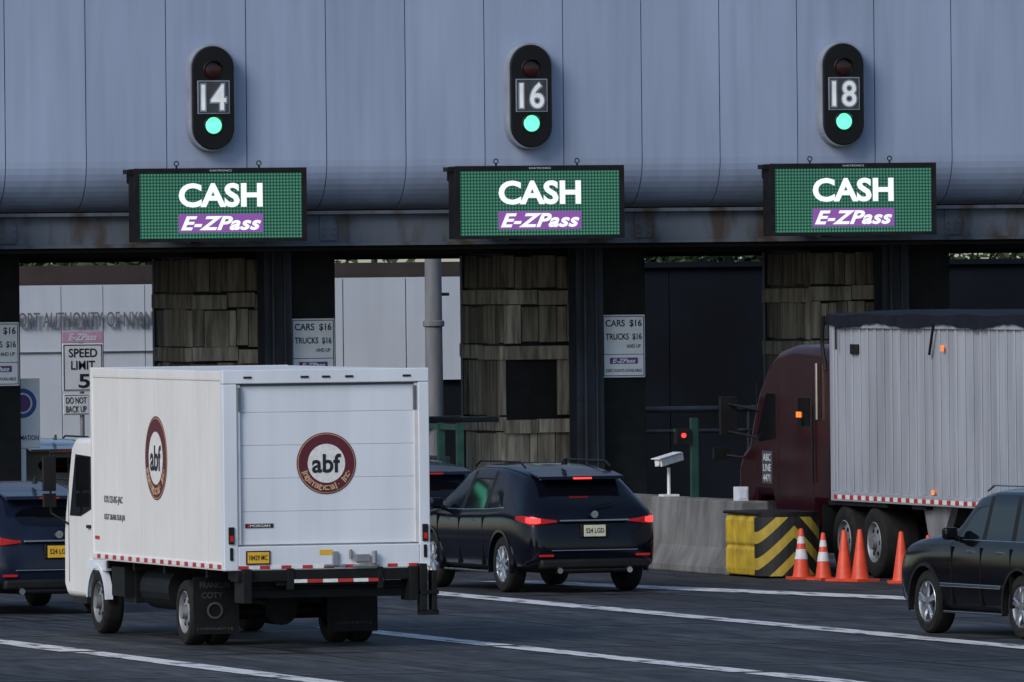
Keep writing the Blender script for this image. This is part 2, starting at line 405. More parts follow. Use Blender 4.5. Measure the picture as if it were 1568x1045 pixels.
    for s in (-1,1):
        x0=s*(w*.93); x1=s*(w+.16)
        g.box(min(x0+s*.05,x1),max(x0+s*.05,x1),ym*k,ym*k+.12,bl+.0,bl+.15); g.box(min(x0,x0+s*.08),max(x0,x0+s*.08),ym*k+.03,ym*k+.10,bl-.02,bl+.05)
    g.make('mirrors',paint,P,bevel=.035,seg=4)
    if rails:
        g=G()
        for s in(-1,1):
            x=s*w*(.62+.08*bx)
            zr=H+.012; y1=2.75-.45*bx
            g.tube([(x,(.95-.3*bx)*k,H-.06),(x,(1.15-.3*bx)*k,zr),(x,y1*k,zr),(x,(y1+.2)*k,H-.06)],.015,8)
        g.make('roof_rails',rail_mat or m_blk,P)
    def strip(pts,mat,nm):
        g=G(); n=len(pts); vs=[]
        for x,y,z0,z1 in pts: vs+= [(x,y,z0),(x,y,z1),(x*.97,y+.06,z1),(x*.97,y+.06,z0)]
        fs=[]
        for i in range(n-1):
            for q in range(4):
                fs.append((i*4+q,i*4+(q+1)%4,(i+1)*4+(q+1)%4,(i+1)*4+q))
        fs+=[(0,1,2,3),tuple((n-1)*4+q for q in(3,2,1,0))]
        g.add(vs,fs); return g.make(nm,mat,P,bevel=.006)
    zt=.95*kz
    for s,n_ in((-1,'left'),(1,'right')):
        ps=[(.52,-.045,zt-.005,zt+.025),(.66,-.038,zt-.02,zt+.04),(.79,-.01,zt-.035,zt+.065),(.865,.06,zt-.04,zt+.08),(.92,.20*k,zt-.01,zt+.085),(.952,.40*k,zt+.03,zt+.075)]
        ps=[(s*x*w/.96*.985,y*1.0,a,b) for x,y,a,b in ps]
        strip(ps,m_redlens,'tail_light_'+n_)
        if brake:
            strip([(s*x*w/.96*.99,y-.012,a,b) for x,y,a,b in [(.74,-.022,zt-.01,zt+.05),(.80,-.008,zt-.02,zt+.06),(.868,.055,zt-.02,zt+.065),(.90,.14,zt+.0,zt+.065)]],m_brake,'brake_lamp_'+n_)
    g=G()
    if chrome_rear: g.box(-w*.50,w*.50,-.088,.0,zt+.005,zt+.030)
    g.box(-w*.62,w*.62,-.098,-.02,.575,.590)
    g.make('rear_chrome',m_chrome,P,bevel=.006)
    g=G(); g.lathe([(.001,-.098),(.05,-.098),(.055,-.07)],(0,0,zt+.10),'y',n=20); g.make('badge',m_chrome,P)
    g=G(); g.box(-.20,.20,-.088,-.0,zt-.22,zt-.03); g.make('plate_recess',m_blk,P,bevel=.02)
    g=G(); g.box(-.155,.155,-.098,-.08,zt-.20,zt-.045); g.make('license_plate',plate,P,bevel=.004)
    text('plate_text','S24 LGD',(0,-.100,zt-.12),.26,.065,m_ink,P,off=.01,ext=.001)
    g=G(); g.box(-w*.78,w*.78,-.085,.12,.33,.47); g.box(-w*.55,w*.55,-.065,.10,.27,.36); g.make('lower_bumper',m_blk,P,bevel=.04,seg=3)
    g=G()
    for s in(-1,1): g.cyl((s*.5,-.09,.31),(s*.5,.1,.31),.04,n=12)
    g.make('exhaust_tips',m_chrome,P)
    g=G(); 
    for s in(-1,1): g.box(min(s*w*.60,s*w*.80),max(s*w*.60,s*w*.80),-.095,-.05,.50,.53)
    g.make('reflectors',m_redlens,P)
    yt=rows[0][7][1]
    g=G(); zz=rows[1][7][2]
    g.prism([(yt-.20,zz-.075),(yt+.25,zz+.0),(yt+.25,zz+.03),(yt-.16,zz-.03)],-w*.62,w*.62)
    g.make('spoiler',paint,P,bevel=.012)
    g=G(); g.box(-.13,.13,yt-.206,yt-.18,zz-.068,zz-.045); g.make('high_brake_lamp',m_brake if brake else m_redlens,P)
    g=G(); g.prism([(1.0*k,H-.03),(1.2*k,H-.03),(1.05*k,H+.06),(1.0*k,H+.06)],-.015,.015); g.make('roof_antenna',paint,P,bevel=.006)
    g=G(); g.tube([(0,.02*k,bl+.07),(.33,.08*k,bl+.12)],.010,6); g.make('wiper',m_blk2,P)
    return P

# ------------------------------------------------------------ ground and road markings
def sheet(name,x0,x1,y0,y1,z,mat):
    g=G(); g.add([(x0,y0,z),(x1,y0,z),(x1,y1,z),(x0,y1,z)],[(0,1,2,3)]); return g.make(name,mat)
sheet('ground',-1500,1500,-600,3000,0,m_asph)
g=G(); z=.008
for X,wd,y0,y1 in ((-6.5,.44,-60,-9.5),(-11.55,.38,-60,-30),(-16.4,.40,-60,-20),(-21.6,.3,-60,-20)):
    y=y0
    while y<y1:
        e=min(y+random.uniform(1.5,4),y1); o=random.uniform(-.04,.04); o2=random.uniform(-.04,.04)
        g.add([(X-wd/2+o,y,z),(X+wd/2+o2,y,z),(X+wd/2+o2,e,z),(X-wd/2+o,e,z)],[(0,1,2,3)]); y=e+random.choice([0,0,.1,.35])
g.add([(-1.45,-27,z),(-.70,-27,z),(-3.75,-13,z),(-4.5,-13,z)],[(0,1,2,3)])
g.make('road_markings',m_line)
# tar sealed joints across and along the lanes
g=G(); z=.004
random.seed(3)
for y0 in (-52,-44.5,-38.2,-31,-25.5,-19.5):
    x=-32
    yy=y0
    while x<8:
        x2=x+random.uniform(.6,1.3); y2=y0+random.uniform(-.15,.15); wd=random.uniform(.06,.12)
        g.add([(x,yy-wd,z),(x2,y2-wd,z),(x2,y2+wd,z),(x,yy+wd,z)],[(0,1,2,3)]); x=x2; yy=y2
for x0 in (-8.9,-14.2,-3.9,-18.9):
    y=-58; xx=x0
    while y<-14:
        y2=y+random.uniform(1,2.5); x2=x0+random.uniform(-.06,.06); wd=random.uniform(.012,.03)
        g.add([(xx-wd,y,z+.001),(xx+wd,y,z+.001),(x2+wd,y2,z+.001),(x2-wd,y2,z+.001)],[(0,1,2,3)]); y=y2; xx=x2
g.make('tar_joints',m_tar)
random.seed(7)

# ------------------------------------------------------------ toll plaza canopy
XK=lambda k:2.73+5.3*k
canopy=empty('toll_plaza_canopy')
prof=[(8.0,11.0),(8.0,6.15)]
for i in range(1,13):
    t=math.pi/2*i/12; prof.append((8.78-.78*math.cos(t),6.15-.78*math.sin(t)))
prof.append((8.95,5.36)); 
inner=[(y+.05,z_+.03) for y,z_ in prof][::-1]; inner[-1]=(8.05,11.0)
g=G(); x=2.03-1.325*22
while x<2.03+1.325*24:
    g.prism(prof+inner,x+.008,x+1.325-.008,random.randrange(3)); x+=1.325
g.make('fascia_panels',m_panels,canopy)
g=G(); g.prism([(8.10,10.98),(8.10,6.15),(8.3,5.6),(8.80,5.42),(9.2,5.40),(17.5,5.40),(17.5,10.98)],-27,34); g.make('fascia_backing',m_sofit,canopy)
g=G(); g.box(-27.2,34.2,7.9,17.7,11.0,11.25); g.make('roof_coping',m_galv,canopy,bevel=.02)
g=G(); g.box(-27,34,8.05,8.35,5.28,5.335); g.box(-27,34,8.15,8.19,4.83,5.285); g.box(-27,34,8.02,8.38,4.775,4.828)
for k in range(-5,7):
    X=XK(k)+2.0
    g.box(X-.14,X+.14,8.125,8.155,4.86,5.26)
    for dx in(-.09,.09):
        for dz in (4.95,5.06,5.17): g.cyl((X+dx,8.105,dz),(X+dx,8.13,dz),.016,.016,8)
    g.box(XK(k)-.32,XK(k)-.30,8.06,8.16,4.83,5.28)
g.make('front_beam',m_beam,canopy)
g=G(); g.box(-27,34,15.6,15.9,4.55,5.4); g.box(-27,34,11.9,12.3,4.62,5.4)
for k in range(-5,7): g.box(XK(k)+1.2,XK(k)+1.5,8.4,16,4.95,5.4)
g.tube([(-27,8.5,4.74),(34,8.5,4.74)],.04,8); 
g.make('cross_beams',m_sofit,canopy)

# ------------------------------------------------------------ lane signals and LED signs
for k in range(-3,4):
    X=XK(k); num=16+2*k
    s=empty('lane_signal',(X,8.0,7.15))
    def stad(hw,hh,n=16):
        p=[]
        for i in range(n+1):
            t=math.pi*i/n; p.append((hw*math.cos(t),hh-hw+hw*math.sin(t)))
        for i in range(n+1):
            t=math.pi+math.pi*i/n; p.append((hw*math.cos(t),-hh+hw+hw*math.sin(t)))
        return p
    g=G(); g.prismY(stad(.385,.86),-.24,.0); g.make('backplate',m_rim,s,bevel=.02)
    g=G(); g.prismY(stad(.345,.825),-.285,-.2); g.make('housing',m_hous,s,bevel=.015)
    g=G(); g.box(-.265,.265,-.30,-.28,-.255,.275); g.make('number_panel',m_rim,s)
    g=G(); g.box(-.248,.248,-.304,-.299,-.24,.26); g.make('number_field',m_numbg,s)
    text('number_outline',str(num),(.0,-.306,.008),.455 ,.455,m_rim,s,off=.055,ext=.001)
    text('number_digits',str(num),(.0,-.309,.008),.41,.41,m_digit,s,off=.012,ext=.001)
    for zz,mt,nm in ((.44,m_lampoff,'red_lamp'),(-.44,m_lampon,'green_lamp')):
        g=G(); g.lathe([(.001,-.315),(.08,-.312),(.125,-.30),(.135,-.28)],(0,0,zz),'y',n=28); g.make(nm,mt,s,smooth=True)
        g=G(); g.lathe([(.145,-.28),(.145,-.36),(.155,-.36),(.155,-.28)],(0,0,zz),'y',n=28,a0=.5,a1=math.pi-.5); g.make(nm+'_visor',m_hous,s)
        g=G(); g.lathe([(.137,-.283),(.150,-.30),(.165,-.283)],(0,0,zz),'y',n=28); g.make(nm+'_bezel',m_hous,s)
    s=empty('lane_display_sign',(X-.07,7.1,5.44))
    g=G(); g.box(-1.41,1.41,0,.38,-.58,.58); g.make('cabinet',m_blk2,s,bevel=.01)
    g=G(); 
    for a in ((-1.415,1.415,-.03,.0,.50,.585),(-1.415,1.415,-.03,0,-.585,-.53),(-1.415,-1.335,-.03,0,-.53,.50),(1.335,1.415,-.03,0,-.53,.50)): g.box(*a)
    g.make('bezel',m_blk,s)
    g=G(); g.box(-1.335,1.335,-.008,.0,-.53,.50); g.make('led_face',m_led,s)
    text('maker_name','DAKTRONICS',(0,-.032,.545),.36,.028,m_signw,s,ext=.001)
    text('cash_text','CASH',(0,-.012,.155),1.38,.385,m_cash,s,off=.034,ext=.002)
    g=G(); g.box(-.695,.695,-.013,-.006,-.435,-.145); g.make('pass_band',m_ledp,s)
    text('pass_text','E-ZPass',(0,-.016,-.29),1.32,.225,m_cash,s,off=.035,shear=.35,ext=.002,space=1.08)
    g=G()
    for xx in(-.68,.68):
        g.lathe([(.035,-.008),(.045,0),(.035,.008),(.027,0),(.035,-.008)],(xx,.15,.66),'y',n=14); g.cyl((xx,.15,.58),(xx,.15,.625),.015)
        g.box(xx-.05,xx+.05,.38,1.0,.1,.2); g.box(xx-.05,xx+.05,.38,1.1,-.45,-.35)
    g.box(-1.52,-1.41,.05,.3,.50,.57); g.box(-1.50,-1.47,.12,.16,.35,.57)
    g.make('brackets',m_blk2,s)

# ------------------------------------------------------------ toll booths, islands
def booth(k):
    random.seed(100+k)
    X=XK(k); b=empty('toll_booth',(X,11.5,0))
    x0,x1=.65,1.90; D=2.2
    g=G(); g.box(x0+.03,x1-.03,.03,D,.15,4.62); g.make('core',m_blk2,b)
    zb=[(4.60,4.03,0),(4.03,3.78,1),(3.78,3.14,0),(3.14,2.90,1),(2.90,1.93,0),(1.93,1.69,1),(1.69,.15,0)]
    g=G()
    for zi,(zt,zl,h) in enumerate(zb):
        if h:
            x=x0-.02
            while x<x1-.02:
                e=min(x1+.03,x+random.uniform(.45,1.3)); t=random.uniform(.07,.14); dz=random.uniform(-.025,.025)
                g.box(x,e-.015,-t,-.0+.02,zl+dz,zt+dz-.015,random.randrange(2)); x=e
            y=-.04
            while y<D:
                e=min(D,y+random.uniform(.8,1.6)); t=random.uniform(.07,.14); dz=random.uniform(-.025,.025)
                g.box(x0-t,x0+.02,y,e-.02,zl+dz,zt+dz-.015,random.randrange(2)); y=e
        else:
            x=x0
            while x<x1-.03:
                e=min(x1,x+random.choice([.14,.19,.19,.3,.42])); t=random.uniform(.012,.06)
                win=(zi==4 and k>=0 and x<x1-.5 and x>=x0)
                if not win: g.box(x,e-.014,-t,.03,zl+random.uniform(0,.04),zt-random.uniform(0,.04),random.choice([0,1,2]) if zi else 2)  # top row always takes the darkest boards: shadow under the canopy put into colour
                x=e
            y=0
            while y<D-.05:
                e=min(D,y+random.choice([.2,.35,.5,.8])); t=random.uniform(.012,.06)
                g.box(x0-t,x0+.03,y,e-.03,zl+random.uniform(0,.04),zt-random.uniform(0,.04),random.choice([0,1,2]) if zi else 2); y=e  # side boards likewise: top row darkened to paint in the shadow
    g.make('boards',m_woods,b,bevel=.006,seg=1)
    g=G(); g.box(x0-.05,x0+.05,D,D+.12,.15,4.6); g.make('rear_post',m_dark,b)
    g=G(); g.box(1.62,2.08,-.9,-.86,.15,4.78); g.box(1.62,2.08,-.5,-.46,.15,4.78); g.box(1.83,1.87,-.86,-.5,.15,4.78)
    for z_ in (1.2,2.2,3.2,4.2):
        g.box(1.64,2.06,-.93,-.90,z_,z_+.05)
    g.tube([(1.75,-.97,.2),(1.75,-.97,4.7)],.03,8); g.tube([(1.95,-.95,.2),(1.95,-.95,4.7)],.02,8)
    g.make('steel_column',m_dark,b)
    g=G(); g.box(2.17,2.90,-.6,1.6,.15,4.78); g.make('equipment_cabinet',m_blk2,b,bevel=.01)
    s=empty('toll_price_sign',(X+2.49,10.8,3.085))
    g=G(); g.box(-.37,.37,0,.04,-.515,.515); g.make('board',m_signb,s,bevel=.015)
    g=G()
    for a in ((-.35,.35,-.49,-.478),(-.35,.35,.478,.49),(-.35,-.338,-.478,.478),(.338,.35,-.478,.478),(-.338,.338,-.14,-.13)): g.box(a[0],a[1],-.003,0,a[2],a[3])
    g.make('border',m_ink,s)
    text('line_1','CARS  $16',(.0,-.004,.37),.62,.13,m_ink,s,off=.02,ext=.001)
    text('line_2','TRUCKS  $16',(-.0,-.004,.15),.62,.12,m_ink,s,off=.02,ext=.001)
    text('line_3','AND UP',(.17,-.004,.0),.24,.06,m_ink,s,off=.01,ext=.001)
    g=G(); g.box(-.24,.24,-.006,0,-.29,-.19); g.make('purple_band',m_purp,s)
    text('pass_text','E-ZPass',(0,-.008,-.24),.40,.07,m_signb,s,off=.03,shear=.3,ext=.001)
    text('line_4','DISCOUNTS AVAILABLE',(0,-.004,-.40),.62,.05,m_ink,s,off=.01,ext=.001)
for k in range(-3,4): booth(k)

g=G()
for k in range(-3,4):
    X=XK(k)
    g.box(X+.55,X+3.0,-2.0,22,0,.15)
g.make('toll_island_kerb',m_conc,bevel=.03)
def jersey(name,xc,y0,y1,h=1.05):
    b=empty(name,(xc,0,0)); g=G(); y=y0
    pts=[(-.41,0),(.41,0),(.41,.10),(.27,.38),(.20,h),(-.20,h),(-.27,.38),(-.41,.10)]
    while y<y1-.1:
        e=min(y+2.6,y1); g.prismY(pts,y,e-.04); y=e
    g.make('segments',m_conc,b,bevel=.025)
    return b
jersey('concrete_barrier',-.19,-12.35,-2.1)
jersey('concrete_barrier',-5.5,-6,-2.1)
jersey('concrete_barrier',5.1,-9,-2.1)
jersey('concrete_barrier',10.4,-9,-2.1)

c=empty('crash_cushion',(-.19,-13.8,0))
g=G()
for i in range(3):
    y0=.10+i*.46
    g.prismY([(-.43,.03),(.43,.03),(.45,.12),(.45,.40),(.42,.44),(.45,.48),(.45,.80),(.42,.88),(-.42,.88),(-.45,.80),(-.45,.48),(-.42,.44),(-.45,.40),(-.45,.12)],y0,y0+.42)
g.make('modules',m_yel,c,bevel=.02)
g=G()
pts=[(.46*math.cos(t),-.0+.30*math.sin(t)) for t in [math.pi+math.pi*i/14 for i in range(15)]]
vs=[(x,y,.03) for x,y in pts]+[(x,y,.86) for x,y in pts]+[(.46,.1,.03),(-.46,.1,.03),(.46,.1,.86),(-.46,.1,.86)]
n=15
fs=[(i,i+1,i+1+n,i+n) for i in range(14)]+[(14,2*n,2*n+2,2*n-1),(2*n+1,0,n,2*n+3),tuple(list(range(n,2*n))+[2*n+2,2*n+3]),tuple(list(range(n-1,-1,-1))+[2*n+1,2*n])]
g.add(vs,fs); g.make('chevron_nose',m_chev,c)
g=G(); g.box(-.47,.47,-.05,1.5,.885,.93); g.make('cover',m_blk,c,bevel=.02)
g=G(); g.add([(x*1.0,y,.862) for x,y in pts]+[(x*1.0,y,.93) for x,y in pts],[(i,i+1,i+1+n,i+n) for i in range(14)]+[tuple(range(n,2*n))]); g.make('nose_cap',m_blk,c)

def cone(x,y,collar,s=1.0,tilt=0):
    c=empty('traffic_cone',(x,y,0),random.uniform(0,1.5)); c.rotation_euler[0]=tilt; c.scale=(s,s,s)
    g=G(); g.box(-.19,.19,-.19,.19,.0,.035); g.lathe([(.135,.03),(.12,.06),(.03,.70),(.022,.71),(.001,.71)],(0,0,0),'z',n=22); g.make('body',m_cone,c,smooth=True)
    if collar:
        g=G(); g.lathe([(.096,.28),(.070,.42)],(0,0,0),'z',n=22); g.lathe([(.060,.50),(.044,.60)],(0,0,0),'z',n=22); g.make('collars',m_conew,c)
for x,y,cl,s in ((-.24,-14.55,1,1),(-.10,-15.1,1,.93),(-.03,-15.8,0,1.0),(.10,-16.1,0,1.02),(.36,-17.1,0,1.0),(.48,-17.9,1,.95)): cone(x,y,cl,s)

c=empty('security_camera',(-.2,-8.4,1.05))
g=G(); g.cyl((0,0,0),(0,0,.42),.025); g.box(-.12,.12,-.12,.12,0,.03); g.make('post',m_whp,c)
g=G(); g.box(-.07,.07,-.24,.26,-.055,.06); g.box(-.085,.085,-.30,.22,.062,.078); g.cyl((0,-.27,0),(0,-.22,0),.045)
g.make('housing',m_whp,c,bevel=.012,loc=(0,0,.53),rot=(R(10),0,R(-58)))
c=empty('green_signal_post',(-.15,-9.3,1.05))
g=G(); g.box(.0,.10,-.05,.05,0,1.15); g.box(-.25,.12,-.04,.04,.95,1.0); g.make('post',m_green,c)
g=G(); g.box(-.24,-.04,-.10,.06,.78,1.0); g.make('signal_box',m_blk,c)
g=G(); g.cyl((-.14,-.12,.9),(-.14,-.09,.9),.035); g.make('red_lamp',m_brake,c)
c=empty('green_railing',(-1.3,-.5,.15))
g=G(); 
for y in (-1,0,1,2): g.box(-.05,.05,y-.05,y+.05,0,1.9)
g.box(-.03,.03,-1,2,1.8,1.88); g.box(-.03,.03,-1,2,1.0,1.06); g.make('rails',m_green,c)
c=empty('utility_box',(-.25,-11.9,1.05)); g=G(); g.box(-.08,.08,-.10,.10,0,.20); g.box(-.06,.06,-.11,-.10,.03,.17); g.make('box',m_signw,c,bevel=.01)
c=empty('utility_cabinet',(-1.0,2.0,.15))
g=G(); g.box(-.3,.5,0,1.5,0,1.0); g.box(.9,1.2,2,4,0,1.3); g.make('cabinets',m_dark,c,bevel=.02)
g=G(); g.tube([(-.8,9.6,1.75),(6,9.6,1.75)],.04); g.make('rail',m_dark,c)

# ------------------------------------------------------------ background beyond plaza
b=empty('pale_clad_building')
g=G(); x=-14
while x<4.9:
    g.box(x+.008,x+.80-.008,35,35.3,0,4.14); x+=.80
g.make('left_wall_panels',m_bgw,b)
g=G(); x=6.2
while x<11.2:
    g.box(x+.012,x+1.22-.012,35,35.3,2.3,4.22); x+=1.22
g.make('right_wall_panels',m_bgw,b)
g=G(); g.box(-14,11.3,35.1,38,0,4.05); g.box(4.9,6.2,34.9,35.1,0,4.2); g.make('core',m_bgd,b)
g=G(); g.box(-14.2,11.5,35.4,38.5,4.10,4.50); g.make('roof',m_brown,b)
g=G(); g.box(-14,4.9,34.96,35.0,2.9,2.915); 
g.make('rail_line',m_galv,b)
text('building_letters','PORT AUTHORITY OF NY&NJ',(2.42,34.93,3.46),2.70,.36,m_lettr,b,off=.0,ext=.015)
b=empty('dark_retaining_wall')
g=G(); x=11.4
while x<42:
    g.box(x+.01,x+2.4-.01,35,35.4,0,4.35); x+=2.4
g.box(11.4,42,34.9,35.45,4.35,4.45); g.make('panels',m_bgd,b)
g=G(); g.tube([(11.5,30,1.75),(30,30,1.75)],.06); g.tube([(11.5,30,1.35),(30,30,1.35)],.04)
for i in range(9): g.cyl((11.5+i*2.2,30,0),(11.5+i*2.2,30,1.75),.04)
g.make('guard_rail',m_dark,b)
c=empty('lamp_column',(8.58,33,0)); g=G(); g.cyl((0,0,0),(0,0,5.0),.175,.155,20); g.lathe([(.25,0),(.25,.1),(.17,.16)],(0,0,0),'z',n=20); g.lathe([(.18,3.3),(.20,3.32),(.20,3.40),(.18,3.42)],(0,0,0),'z',n=20); g.make('shaft',m_shaft,c,smooth=True)
g=G(); g.box(-.55,.6,-.2,.2,1.45,1.65); g.cyl((.1,0,3.9),(.30,0,3.9),.03); g.make('bracket',m_dark,c)
c=empty('light_pole',(17.0,22,0)); g=G(); g.cyl((0,0,0),(0,0,5.2),.065,.06,12); g.make('shaft',m_whp,c)
s=empty('speed_limit_sign',(2.0,33.5,-.333)); s.scale=(1.074,1.074,1.074)
g=G(); g.cyl((0,.05,.1),(0,.05,3.3),.04); g.make('post',m_galv,s)
g=G(); g.box(-.36,.36,-.03,0,2.35,3.17); g.box(-.35,.10,-.03,0,1.95,2.31); g.make('panels',m_signw,s,bevel=.01)
g=G(); g.box(-.36,.36,-.03,0,3.18,3.38); g.make('pink_panel',m_pink,s,bevel=.01)
g=G()
for a in ((-.34,.34,2.37,2.385),(-.34,.34,3.135,3.15),(-.34,-.325,2.385,3.135),(.325,.34,2.385,3.135),(-.33,.08,1.965,1.975),(-.33,.08,2.285,2.295)): g.box(a[0],a[1],-.034,-.03,a[2],a[3])
g.make('border',m_ink,s)
text('pass_text','E-ZPass',(0,-.035,3.28),.5,.12,m_signw,s,off=.03,shear=.3,ext=.001)
text('t1','SPEED',(0,-.035,3.01),.50,.15,m_ink,s,off=.015,ext=.001)
text('t2','LIMIT',(0,-.035,2.80),.42,.15,m_ink,s,off=.015,ext=.001)
text('t3','5',(.02,-.035,2.53),.2,.24,m_ink,s,off=.02,ext=.001)
text('t4','DO NOT',(-.125,-.035,2.20),.36,.11,m_ink,s,off=.01,ext=.001)
text('t5','BACK UP',(-.125,-.035,2.05),.36,.11,m_ink,s,off=.01,ext=.001)
s=empty('agency_sign',(-4.8,11.4,0))
g=G(); g.box(-.32,.28,0,.04,1.55,2.68); g.box(-.05,.05,.04,.10,.15,2.5); g.make('board',m_signb,s,bevel=.015)
g=G(); g.lathe([(.17,-.004),(.24,-.004)],(-.02,0,2.28),'y',n=36); g.make('blue_ring',m_blue,s)
g=G(); g.lathe([(.001,-.004),(.14,-.004)],(-.02,0,2.28),'y',n=36); g.make('purple_seal',m_purp,s)
text('t1','INFORMATION',(-.02,-.005,1.72),.54,.08,m_ink,s,off=.01,ext=.001)
random.seed(5)
def trees(name,cx,cy,n,wx,zc):
    t=empty(name,(cx,cy,0)); g=G()
    for i in range(4):
        xx=-wx+2*wx*(i+.5)/4
        g.cyl((xx,0,0),(xx+.2,0,zc),.22,.12,8); 
        for q in range(5):
            an=random.uniform(0,6.28); g.cyl((xx+.15,0,zc*.6+q*.3),(xx+1.4*math.cos(an),1.4*math.sin(an),zc+q*.4),.07,.02,6)
    g.make('trunks',m_bark,t)
    g=G(); cl=[(random.uniform(-wx,wx),random.uniform(-1.8,1.8),zc+random.uniform(-2.3,2.2),random.uniform(.5,1.2)) for _ in range(90)]
    for _ in range(n):
        c_=random.choice(cl); d=Vector((random.gauss(0,1),random.gauss(0,1),random.gauss(0,1))).normalized()*c_[3]*random.uniform(.5,1)
        p=Vector(c_[:3])+d; a=Vector((random.gauss(0,1),random.gauss(0,1),random.gauss(0,1))).normalized(); bb=a.orthogonal().normalized(); s_=random.uniform(.09,.17)
        g.add([p-a*s_,p+bb*s_*.5,p+a*s_,p-bb*s_*.5],[(0,1,2,3)])
    g.make('foliage',m_leaf,t)
for nm_ in ((-1,46),(22,44),(38,46),(4,52),(26,52)): trees('tree_row',nm_[0],nm_[1],13000,9,5.2)

# ------------------------------------------------------------ box truck
T=empty('box_truck',(-13.605,-37.07,0))
hw=1.245
g=G(); g.box(-hw+.012,hw-.012,.115,6.05,.95,3.24); g.make('cargo_box',m_white,T)
g=G()
for s in(-1,1):
    xa,xb=(s*hw-.02,s*hw+.0) if s>0 else (-hw,-hw+.02)
    g.box(xa,xb,0.12,5.98,3.14,3.255); g.box(xa-.0,xb+.0,0.12,5.98,.93,1.02)
    g.box(xa,xb,5.98,6.07,.93,3.26)
g.box(-hw+.02,hw-.02,5.99,6.07,.93,3.26); g.box(-hw+.02,hw-.02,.12,6.0,3.235,3.255)
g.make('box_rails',m_white,T,bevel=.012)
g=G()
for i in range(1,10): 
    y=.15+i*.59
    for s in(-1,1): g.box(s*(hw-.012)-.003,s*(hw-.012)+.003,y-.004,y+.004,1.02,3.14)
g.make('panel_joints',m_joint,T)
g=G()
for i in range(58):
    for zz in (3.17,1.00): g.cyl((-hw-.004,.2+i*.1,zz),(-hw+.01,.2+i*.1,zz),.008,n=6)
g.make('rivets',m_joint,T)
g=G(); g.box(-hw-.005,-1.08,0,.12,.93,3.10); g.box(1.12,hw+.005,0,.12,.93,3.10); g.box(-hw-.005,hw+.005,0,.12,3.105,3.265); g.box(-1.08,1.12,.0,.12,.93,1.21)
g.make('rear_frame',m_white2,T,bevel=.01)
g=G(); z=1.23; 
while z<3.05:
    e=min(z+.385,3.10); g.box(-1.07,1.11,.06,.10,z+.001,e-.002); z=e
g.make('roll_up_door',m_white2,T,bevel=.003)
g=G(); g.box(-1.078,-1.04,.02,.09,1.23,3.09); g.box(1.08,1.118,.02,.09,1.23,3.09); g.make('door_track',m_joint,T)
g=G(); g.box(-1.078,1.118,.05,.07,3.075,3.10); g.box(-1.06,-1.03,.01,.07,2.78,3.06); g.box(1.07,1.10,.01,.07,2.78,3.06); g.make('door_seal',m_grayink,T)
g=G()
for x in(-.95,-.26,.0,.28,.98): g.box(x-.05,x+.05,-.012,0,3.165,3.19)
g.make('marker_lamps',m_lampoff,T,bevel=.005)
g=G()
for x in(-1.165,1.185): 
    g.box(x-.035,x+.035,-.02,.0,1.24,1.44)
    g.box(x-.02,x+.02,-.015,.0,1.05,1.20)
g.make('lamp_housings',m_blk,T,bevel=.015)
g=G()
for x in(-1.165,1.185): g.box(x-.022,x+.022,-.03,-.018,1.27,1.34)
g.make('tail_lamps',m_redlens,T)
g=G()
for i in range(9): 
    x=-1.08+i*.258; g.box(x,x+.12,-.006,0,.945,.985,0); g.box(x+.122,x+.256,-.006,0,.945,.985,1)
y=.15
while y<5.95:
    g.box(-hw-.006,-hw,y,y+.16,.95,1.0,0); g.box(-hw-.006,-hw,y+.162,y+.36,.95,1.0,1); y+=.365
g.make('reflective_tape',[m_redp,m_whp],T)
g=G(); g.box(.33,.50,-.05,0,1.01,1.10); g.box(.05,.12,-.04,0,.97,1.14); g.box(-.05,.22,-.03,0,.96,.99); g.cyl((.55,-.06,.99),(.55,-.06,1.14),.03); g.box(.3,.62,-.05,0,.95,.98); g.cyl((.27,-.03,1.05),(.27,-.03,1.16),.02)
g.make('latch',m_galv,T,bevel=.008)
g=G(); g.box(-.99,-.70,-.015,0,1.00,1.16); g.make('license_plate_frame',m_blk,T); g=G(); g.box(-.975,-.715,-.02,-.013,1.015,1.145); g.make('license_plate',m_yplate,T)
text('plate_text','18429 MC',(-.845,-.022,1.08),.22,.06,m_ink,T,off=.01,ext=.001)
g=G(); g.box(-.98,-.64,.052,.06,1.425,1.475); g.make('dealer_sticker',m_ink,T); text('dealer_text','MORGAN',(-.80,.05,1.45),.24,.03,m_whp,T,off=.01,ext=.001)
g=G(); g.box(-.95,-.92,.048,.052,1.43,1.47); g.make('sticker_red',m_redp,T)
g=G(); g.box(-.10,.06,-.004,0,1.10,1.16); g.make('yellow_sticker',m_yplate,T)
def logo(c,r,face,nm):
    L=empty(nm,c); L.parent=T
    if face=='-Y': L.rotation_euler=(0,0,0)
    else: L.rotation_euler=(0,0,R(-90))
    for rad,mt,h,n_ in ((r,m_maroon,.003,'ring_outer'),(r*.965,m_cream,.005,'line'),(r*.945,m_maroon,.007,'ring'),(r*.63,m_whp,.009,'centre')):
        g=G(); g.lathe([(.0001,-h),(rad,-h),(rad,0)],(0,0,0),'y',n=56); g.make(n_,mt,L)
    text('initials','abf',(0,-.011,.0),r*.98,r*.62,m_ink,L,off=.025,ext=.001)
    word='International, Inc.'
    for i,ch in enumerate(word):
        if ch==' ': continue
        t=R(-160)+R(140)*i/(len(word)-1)
        rr_=r*.79
        text('letter',ch,(rr_*math.cos(t),-.010,rr_*math.sin(t)),None,r*(.22 if ch in 'Itl' else .16 if ch not in '.,' else .05),m_cream,L,off=.02,ext=.001,rot=t+math.pi/2)
logo((.01,.058,2.165),.36,'-Y','rear_logo'); logo((-hw+.012,3.05,2.2),.50,'-X','side_logo')
